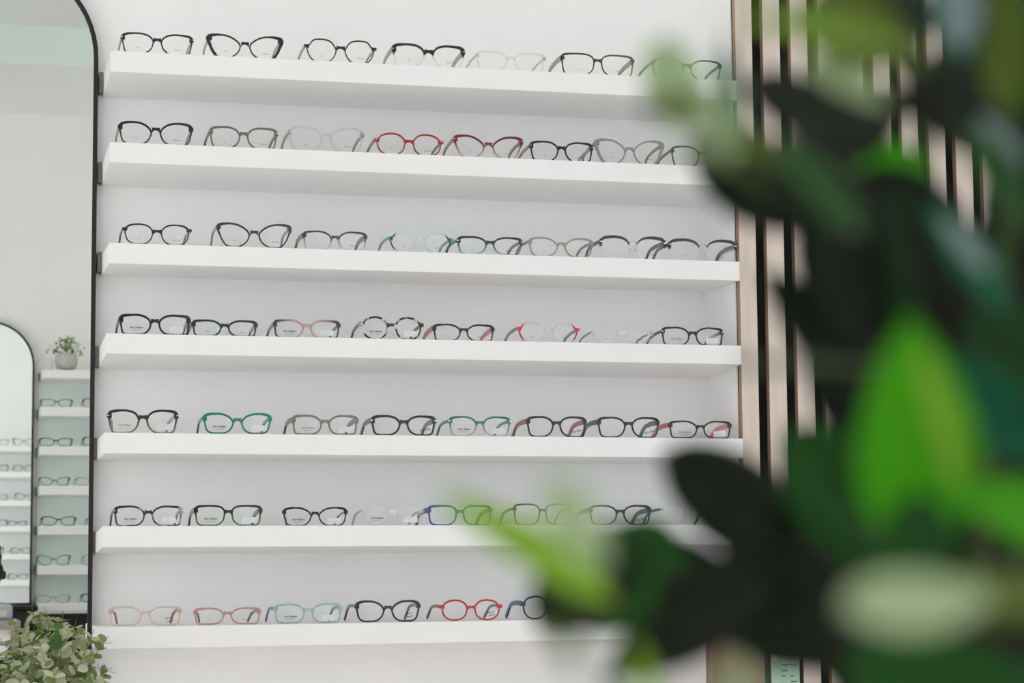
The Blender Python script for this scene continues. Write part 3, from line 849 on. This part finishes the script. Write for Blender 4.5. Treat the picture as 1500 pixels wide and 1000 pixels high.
FOL = [  # material, base px, depth, tip px, depth, width px, roll deg, shape
 # spray reaching left in front of the lower shelves
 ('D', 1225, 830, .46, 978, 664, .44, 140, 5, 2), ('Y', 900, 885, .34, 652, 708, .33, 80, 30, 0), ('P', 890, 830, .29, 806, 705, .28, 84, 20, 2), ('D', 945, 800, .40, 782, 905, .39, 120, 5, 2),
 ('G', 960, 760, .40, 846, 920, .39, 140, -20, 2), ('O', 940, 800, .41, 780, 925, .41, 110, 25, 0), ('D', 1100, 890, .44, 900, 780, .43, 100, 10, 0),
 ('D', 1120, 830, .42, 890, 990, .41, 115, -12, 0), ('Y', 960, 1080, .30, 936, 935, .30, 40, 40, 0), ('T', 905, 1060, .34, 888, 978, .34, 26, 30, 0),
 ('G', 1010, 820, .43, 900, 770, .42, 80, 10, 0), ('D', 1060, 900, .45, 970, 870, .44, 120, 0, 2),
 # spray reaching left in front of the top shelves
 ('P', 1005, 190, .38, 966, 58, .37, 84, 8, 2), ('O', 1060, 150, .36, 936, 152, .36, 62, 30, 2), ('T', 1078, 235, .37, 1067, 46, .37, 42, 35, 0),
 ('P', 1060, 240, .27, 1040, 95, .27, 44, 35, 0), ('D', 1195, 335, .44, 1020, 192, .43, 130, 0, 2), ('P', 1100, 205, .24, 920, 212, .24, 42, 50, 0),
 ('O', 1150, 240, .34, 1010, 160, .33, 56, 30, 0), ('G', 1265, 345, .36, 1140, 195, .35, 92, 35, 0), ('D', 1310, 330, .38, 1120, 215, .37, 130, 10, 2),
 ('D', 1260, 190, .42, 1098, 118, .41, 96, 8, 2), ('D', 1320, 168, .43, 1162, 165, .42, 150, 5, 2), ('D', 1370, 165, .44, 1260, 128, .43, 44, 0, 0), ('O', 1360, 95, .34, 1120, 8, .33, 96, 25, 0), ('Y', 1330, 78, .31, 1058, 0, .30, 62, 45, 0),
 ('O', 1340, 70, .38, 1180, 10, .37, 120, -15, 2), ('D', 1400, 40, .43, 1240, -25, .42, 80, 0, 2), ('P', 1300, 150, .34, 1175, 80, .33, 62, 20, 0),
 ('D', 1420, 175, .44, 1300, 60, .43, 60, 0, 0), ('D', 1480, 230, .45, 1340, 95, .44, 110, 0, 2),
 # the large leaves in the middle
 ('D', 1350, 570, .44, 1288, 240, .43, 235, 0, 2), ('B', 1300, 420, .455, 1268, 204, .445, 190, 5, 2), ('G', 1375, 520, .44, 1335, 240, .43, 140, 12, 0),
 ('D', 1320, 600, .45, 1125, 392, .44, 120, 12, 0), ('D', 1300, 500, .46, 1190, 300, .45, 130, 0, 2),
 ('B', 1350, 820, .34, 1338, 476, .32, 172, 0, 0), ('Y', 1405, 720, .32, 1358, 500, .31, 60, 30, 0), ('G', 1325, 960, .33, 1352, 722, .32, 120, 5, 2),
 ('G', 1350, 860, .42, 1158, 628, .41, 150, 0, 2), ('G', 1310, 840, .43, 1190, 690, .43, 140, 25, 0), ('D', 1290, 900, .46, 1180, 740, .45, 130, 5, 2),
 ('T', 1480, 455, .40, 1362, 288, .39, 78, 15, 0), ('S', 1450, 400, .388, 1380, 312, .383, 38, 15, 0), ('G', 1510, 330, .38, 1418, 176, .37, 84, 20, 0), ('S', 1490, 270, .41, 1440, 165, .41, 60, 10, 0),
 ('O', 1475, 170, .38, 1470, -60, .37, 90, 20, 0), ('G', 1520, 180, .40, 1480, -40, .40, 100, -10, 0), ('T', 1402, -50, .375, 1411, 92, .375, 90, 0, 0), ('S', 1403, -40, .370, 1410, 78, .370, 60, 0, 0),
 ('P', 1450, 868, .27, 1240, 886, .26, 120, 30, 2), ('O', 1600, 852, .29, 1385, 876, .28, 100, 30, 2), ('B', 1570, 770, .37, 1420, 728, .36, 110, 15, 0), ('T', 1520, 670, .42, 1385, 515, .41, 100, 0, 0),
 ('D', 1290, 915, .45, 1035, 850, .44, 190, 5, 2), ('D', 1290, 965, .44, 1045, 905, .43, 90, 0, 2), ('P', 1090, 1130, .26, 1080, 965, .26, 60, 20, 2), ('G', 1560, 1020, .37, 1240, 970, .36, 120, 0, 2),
 ('O', 842, 985, .27, 818, 900, .27, 40, 35, 0),
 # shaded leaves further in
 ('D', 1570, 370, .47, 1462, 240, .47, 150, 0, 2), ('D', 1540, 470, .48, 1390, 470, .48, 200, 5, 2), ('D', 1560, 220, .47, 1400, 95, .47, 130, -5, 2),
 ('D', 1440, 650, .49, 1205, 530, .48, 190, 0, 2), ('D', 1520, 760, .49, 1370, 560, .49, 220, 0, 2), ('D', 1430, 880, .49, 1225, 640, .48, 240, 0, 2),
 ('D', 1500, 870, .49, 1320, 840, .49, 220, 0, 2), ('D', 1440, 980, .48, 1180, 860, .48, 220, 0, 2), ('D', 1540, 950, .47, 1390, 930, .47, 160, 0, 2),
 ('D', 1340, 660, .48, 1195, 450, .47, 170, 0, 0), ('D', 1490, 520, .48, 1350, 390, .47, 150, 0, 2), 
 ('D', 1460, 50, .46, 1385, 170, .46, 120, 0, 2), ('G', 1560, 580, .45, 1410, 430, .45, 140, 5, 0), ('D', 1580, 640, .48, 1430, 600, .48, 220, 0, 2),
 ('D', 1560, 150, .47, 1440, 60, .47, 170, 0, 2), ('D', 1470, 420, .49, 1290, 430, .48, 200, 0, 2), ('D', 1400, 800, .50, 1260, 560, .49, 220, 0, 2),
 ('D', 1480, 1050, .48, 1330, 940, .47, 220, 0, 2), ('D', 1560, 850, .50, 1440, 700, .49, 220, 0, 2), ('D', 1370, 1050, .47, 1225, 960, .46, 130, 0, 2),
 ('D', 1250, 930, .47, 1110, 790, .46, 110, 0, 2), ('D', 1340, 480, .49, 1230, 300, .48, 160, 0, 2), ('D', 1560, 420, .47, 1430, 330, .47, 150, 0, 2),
]
FOL = [f for f in FOL if f]
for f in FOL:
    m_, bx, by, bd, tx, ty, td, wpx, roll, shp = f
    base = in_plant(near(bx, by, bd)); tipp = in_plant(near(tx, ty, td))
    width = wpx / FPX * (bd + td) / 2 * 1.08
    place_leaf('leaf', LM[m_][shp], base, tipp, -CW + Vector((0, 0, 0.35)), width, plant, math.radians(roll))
M_STEM = plain('green_stem', (0.07, 0.11, 0.03), 0.6, 0.3, noise=0.2, nscale=60)
pot_top = Vector((0, 0, 0.66))
STEMS = [[(1350, 1500, .47), (1355, 1150, .47), (1370, 800, .47), (1372, 560, .46), (1360, 330, .46), (1345, 110, .45), (1340, -60, .45)],
         [(1320, 1500, .46), (1300, 1120, .46), (1240, 930, .46), (1080, 870, .44), (920, 850, .43)],
         [(1345, 1500, .48), (1345, 1000, .48), (1330, 560, .47), (1200, 350, .46), (1060, 230, .42)],
         [(1370, 1500, .48), (1400, 1000, .48), (1450, 700, .47), (1480, 300, .46), (1470, 0, .45)],
         [(1400, 560, .47), (1290, 536, .40), (1180, 532, .36), (1078, 536, .34)]]
for i, st in enumerate(STEMS):
    pts = [in_plant(near(*q)) for q in st]
    if i < 4: pts = [pot_top + Vector((0.012 * i - 0.02, 0.0, -0.02))] + pts
    rad = [0.0026 - 0.0016 * j / (len(pts) - 1) for j in range(len(pts))] if i < 4 else [0.0007] * len(pts)
    tube('stem', pts, rad, M_STEM, plant, 6)
lathe('pot', [(0.055, 0.50), (0.060, 0.502), (0.078, 0.655), (0.082, 0.66), (0.082, 0.675), (0.074, 0.675), (0.072, 0.645)], M_DARKPOT, plant)
lathe('soil', [(0.071, 0.640), (0.0715, 0.652), (0.05, 0.656), (0.001, 0.657)], M_SOIL, plant)
st = tag(empty('plant_stand', (pot_c.x, pot_c.y, 0)), 'slim dark stand under the leafy foreground plant, below the picture', 'stand')
lathe('stand_top', [(0.10, 0.482), (0.105, 0.485), (0.105, 0.497), (0.10, 0.4995)], M_DARKPOT, st)
for k in range(3):
    a = 2 * PI * k / 3
    tube('leg', [(0.07 * math.cos(a), 0.07 * math.sin(a), 0.483), (0.12 * math.cos(a), 0.12 * math.sin(a), 0.0)], 0.008, M_DARKPOT, st)

# ---- eucalyptus in front of the mirror
EU = [leaf_mat('eucalyptus_a', 'a8b090', 'ccd0b2', 0.25, 0.6, 'a8b070'), leaf_mat('eucalyptus_b', '76865a', '9ba874', 0.3, 0.6, '98a84c'), leaf_mat('eucalyptus_c', 'babda2', 'dcdcc8', 0.2, 0.6, 'b8bc90'), leaf_mat('eucalyptus_d', '3d5a34', '5c7a48', 0.3, 0.6, '6a9a3c')]
EL = [[leaf_mesh('leaf', m, 0.92, 0.35, 0.12, 0.86, 5, 2, 0.55), leaf_mesh('leaf', m, 0.72, 0.2, -0.15, 1.0, 5, 2, 0.6)] for m in EU]
ec = Vector((0.052, -0.36, 0.0))
eu = tag(empty('eucalyptus_plant', ec), 'bushy sage green eucalyptus at lower left in front of the mirror', 'plant')
M_ESTEM = plain('eucalyptus_stem', (0.16, 0.19, 0.08), 0.6, 0.3, noise=0.2, nscale=60)
rr = random.Random(5)
root_z = 0.755
nl = 0
stems = []
for i in range(21):
    az = 2.399963 * i; el = math.radians(88 - 68 * (i / 20) ** 0.75)
    d = Vector((math.cos(az) * math.cos(el), math.sin(az) * math.cos(el), math.sin(el)))
    if d.y > 0.55: d.y *= 0.6; d.normalize()
    L = 0.155 if i < 5 else 0.145 if i < 12 else 0.118
    L *= rr.uniform(0.84, 1.02) * (1.06 if i < 2 else 0.96)
    stems.append((d, L))
for i, (d, L) in enumerate(stems):
    p0 = Vector((d.x * 0.02, d.y * 0.02, root_z)); pts = []
    for j in range(6):
        t = j / 5
        pts.append(p0 + d * (L * t) + Vector((0, 0, -0.018 * t * t * (1 - d.z))))
    tube('stem', pts, [0.0011 - 0.0006 * j / 5 for j in range(6)], M_ESTEM, eu, 5)
    n = 7
    for j in range(n):
        t = 0.28 + 0.72 * j / (n - 1)
        q = pts[min(4, int(t * 5))].lerp(pts[min(5, int(t * 5) + 1)], t * 5 - int(t * 5))
        side = d.orthogonal().normalized(); side = Matrix.Rotation(j * 1.57 + rr.uniform(-0.5, 0.5), 3, d) @ side
        size = 0.0290 * (1 - 0.42 * (j / (n - 1)) ** 1.5) * rr.uniform(0.85, 1.15)
        for s in (-1, 1):
            dirn = (side * s + d * rr.uniform(0.25, 0.75)).normalized()
            nrm = (d + Vector((0, -0.35, 0.5))).normalized()
            k_ = rr.choices((0, 1, 2, 3), (4, 3, 3, 1.3))[0]
            place_leaf('leaf', EL[k_][rr.randint(0, 1)], q + dirn * 0.001, q + dirn * size, nrm, size, eu, rr.uniform(-0.6, 0.6)); nl += 1
lathe('pot', [(0.042, 0.640), (0.046, 0.6405), (0.058, 0.745), (0.058, 0.752), (0.053, 0.752), (0.052, 0.735)], M_POT, eu)
lathe('soil', [(0.051, 0.730), (0.0515, 0.742), (0.03, 0.746), (0.001, 0.747)], M_SOIL, eu)
tb = tag(empty('side_table', (ec.x, ec.y, 0)), 'small white side table carrying the eucalyptus, below the picture', 'table')
lathe('table_top', [(0.155, 0.615), (0.16, 0.618), (0.16, 0.636), (0.155, 0.6395)], M_TABLE, tb)
lathe('column', [(0.02, 0.02), (0.018, 0.05), (0.016, 0.60), (0.03, 0.616)], M_TABLE, tb)
lathe('base', [(0.13, 0.0005), (0.13, 0.012), (0.03, 0.022)], M_TABLE, tb)

# ---- small potted plant on the top shelf behind the camera (seen in the mirror)
pc = hit_m(97, 541, YB + 0.006 + D - 0.075); pz = BS[0] - 0.001 + 0.0006
pp = tag(empty('potted_plant', (pc.x, YB + 0.006 + D - 0.075, pz)), 'small white flecked plant in stone pot on reflected top shelf', 'plant')
lathe('pot', [(0.026, 0.009), (0.040, 0.012), (0.048, 0.035), (0.048, 0.060), (0.043, 0.074), (0.038, 0.074), (0.036, 0.060)], M_POT, pp)
for k in range(3):
    a = 2 * PI * k / 3 + 0.5
    lathe('foot', [(0.006, 0.0), (0.009, 0.004), (0.008, 0.012)], M_POT, pp, 10).location = (0.026 * math.cos(a), 0.026 * math.sin(a), 0)
bm = bmesh.new()
for i in range(210):
    az = rr.uniform(0, 2 * PI); el = rr.uniform(0.05, 1.5); rad = rr.uniform(0.35, 1.0)
    c = Vector((math.cos(az) * math.cos(el) * 0.088, math.sin(az) * math.cos(el) * 0.062, 0.070 + math.sin(el) * 0.088)) * 1.0
    c = Vector((c.x * rad, c.y * rad, 0.066 + (c.z - 0.066) * rad))
    q = Matrix.Rotation(rr.uniform(0, 6), 3, Vector((rr.uniform(-1, 1), rr.uniform(-1, 1), rr.uniform(-1, 1))).normalized()); s_ = rr.uniform(0.005, 0.0095)
    vs = [bm.verts.new(c + q @ Vector(v) * s_) for v in ((-1, 0, 0), (-.3, -.6, .15), (.6, -.45, .1), (1, 0, -.1), (.6, .45, .1), (-.3, .6, .15))]
    f_ = bm.faces.new(vs); f_.material_index = rr.choices((0, 1, 2), (4, 2, 2))[0]
fo = bm_mesh('foliage', bm, EU[2]); fo.materials.append(EU[3]); fo.materials.append(EU[1])
link('foliage', fo, pp)['kind'] = 'stuff'
tube('stem', [(0, 0, 0.06), (0.004, 0, 0.09), (-0.004, 0.004, 0.12)], 0.002, M_ESTEM, pp, 6)

# ================================================================ FURNITURE SEEN IN THE MIRROR
cr = tag(empty('credenza', (-0.25, YB, 0)), 'dark brown cabinet under the second arched mirror, reflected low at left', 'cabinet')
box('body', (-0.55, 0.02, 0.06), (0.500, 0.30, 0.835), M_BROWN, cr, 0.003)
box('top', (-0.56, 0.002, 0.8355), (0.508, 0.31, 0.852), M_BROWN, cr, 0.003)
box('plinth', (-0.53, 0.03, 0.0005), (0.480, 0.28, 0.0595), M_BLACK, cr)
for x in (-0.54, -0.19, 0.155):
    dr = box('door', (x, 0.3005, 0.075), (x + 0.335, 0.314, 0.825), M_BROWN, cr, 0.002)
    box('handle', (x + 0.30, 0.3145, 0.40), (x + 0.308, 0.330, 0.52), M_BLACK, dr)
dk = tag(empty('desk', (-0.35, -4.86, 0)), 'taupe topped service desk reflected at the lower left edge', 'desk')
box('desk_top', (-0.55, -0.24, 0.768), (0.515, 0.20, 0.803), M_TAUPE, dk, 0.003)
box('side_panel', (-0.54, -0.22, 0.0005), (-0.51, 0.18, 0.7675), M_TAUPE, dk)
box('side_panel', (0.48, -0.22, 0.0005), (0.51, 0.18, 0.7675), M_TAUPE, dk)
box('front_panel', (-0.509, 0.14, 0.10), (0.479, 0.16, 0.7675), M_GREYP, dk)
dv = tag(empty('lens_meter', (0.030, -4.88, 0.8035)), 'blue grey optical instrument with dark screen on the reflected desk', 'instrument')
box('body', (-0.110, -0.09, 0.0), (0.108, 0.09, 0.062), M_DEVICE, dv, 0.012)
box('screen', (-0.06, 0.0895, 0.012), (0.020, 0.0925, 0.042), M_SCREEN, dv, 0.001)
box('keypad', (0.030, 0.0895, 0.012), (0.085, 0.0915, 0.036), M_SHELL, dv, 0.001)

ch = tag(empty('visitor_chair', (0.44, -4.90, 0)), 'black padded chair with pale shell edge reflected behind the eucalyptus', 'chair')


def round_slab(name, x0, x1, z0, z1, r, y0, y1, mat, parent, lean=0.0):
    pts = []
    for cx, cz, a0 in ((x1 - r, z1 - r, 0), (x0 + r, z1 - r, PI / 2), (x0 + r, z0 + r, PI), (x1 - r, z0 + r, 1.5 * PI)):
        for k in range(9):
            a = a0 + PI / 2 * k / 8; pts.append((cx + r * math.cos(a), cz + r * math.sin(a)))
    bm = bmesh.new(); n = len(pts)
    f0 = [bm.verts.new((x, y0 + lean * (z - z0), z)) for x, z in pts]; f1 = [bm.verts.new((x, y1 + lean * (z - z0), z)) for x, z in pts]
    bm.faces.new(f0); bm.faces.new(f1[::-1])
    for k in range(n):
        j = (k + 1) % n; bm.faces.new((f0[k], f0[j], f1[j], f1[k]))
    bmesh.ops.bevel(bm, geom=[e for e in bm.edges if len(e.link_faces) == 2 and any(len(f.verts) > 4 for f in e.link_faces)], offset=0.004, segments=2, affect='EDGES')
    return link(name, bm_mesh(name, bm, mat), parent)


round_slab('back_shell', -0.250, 0.250, 0.40, 0.838, 0.07, -0.030, -0.008, M_SHELL, ch, -0.06)
round_slab('back_pad', -0.236, 0.236, 0.415, 0.824, 0.060, -0.0075, 0.020, M_PAD, ch, -0.06)
box('seat', (-0.235, -0.005, 0.415), (0.235, 0.44, 0.47), M_PAD, ch, 0.02)
box('seat_shell', (-0.245, -0.012, 0.395), (0.245, 0.45, 0.4145), M_SHELL, ch, 0.006)
for sx in (-1, 1):
    for yy in (0.03, 0.42):
        tube('leg', [(sx * 0.20, yy, 0.396), (sx * 0.235, yy + (0.03 if yy > 0.2 else -0.03), 0.0)], 0.011, M_BLACK, ch)

# ================================================================ RIGHT LOWER CORNER
cb = tag(empty('wooden_pedestal', (1.304, -0.224, 0)), 'brown walnut pedestal at right end of the bottom shelf behind leaves', 'pedestal')
box('body', (0.0, -0.045, 0.04), (0.104, -0.0, 0.852), M_WALNUT, cb, 0.0015)
box('plinth', (0.004, -0.041, 0.0005), (0.100, -0.004, 0.0395), M_BLACK, cb)
box('top', (-0.0005, -0.0455, 0.8525), (0.1045, -0.0, 0.868), M_WALNUT, cb, 0.002)
sg = tag(empty('leaflet_sign', (1.4450, -D + 0.0125, 0.60)), 'small green and white printed sign on slats at bottom right', 'sign')
M_SIGN = plain('sign_green', (0.45, 0.66, 0.50), 0.4, 0.3, noise=0.06, nscale=30)
M_SIGNT = plain('sign_teal', (0.03, 0.28, 0.17), 0.4, 0.3, noise=0.1, nscale=30)
M_SIGNW = plain('sign_white', (0.75, 0.78, 0.76), 0.4, 0.3, noise=0.03, nscale=30)
box('board', (0.0, -0.006, 0.0), (0.060, -0.0005, 0.222), M_SIGN, sg, 0.0005)
box('header', (0.0005, -0.0068, 0.208), (0.0595, -0.0061, 0.2215), M_SIGNT, sg)
box('header', (0.0005, -0.0068, 0.194), (0.016, -0.0061, 0.2075), M_SIGNW, sg)
bm = bmesh.new()
for i in range(9):
    for j in range(2):
        if (i * 3 + j) % 5 == 4: continue
        add_box(bm, (0.022 + j * 0.018, -0.0066, 0.185 - i * 0.011), (0.036 + j * 0.018 - 0.003 * (i % 3), -0.0061, 0.1875 - i * 0.011))
link('print_lines', bm_mesh('print_lines', bm, M_SIGNT), sg)
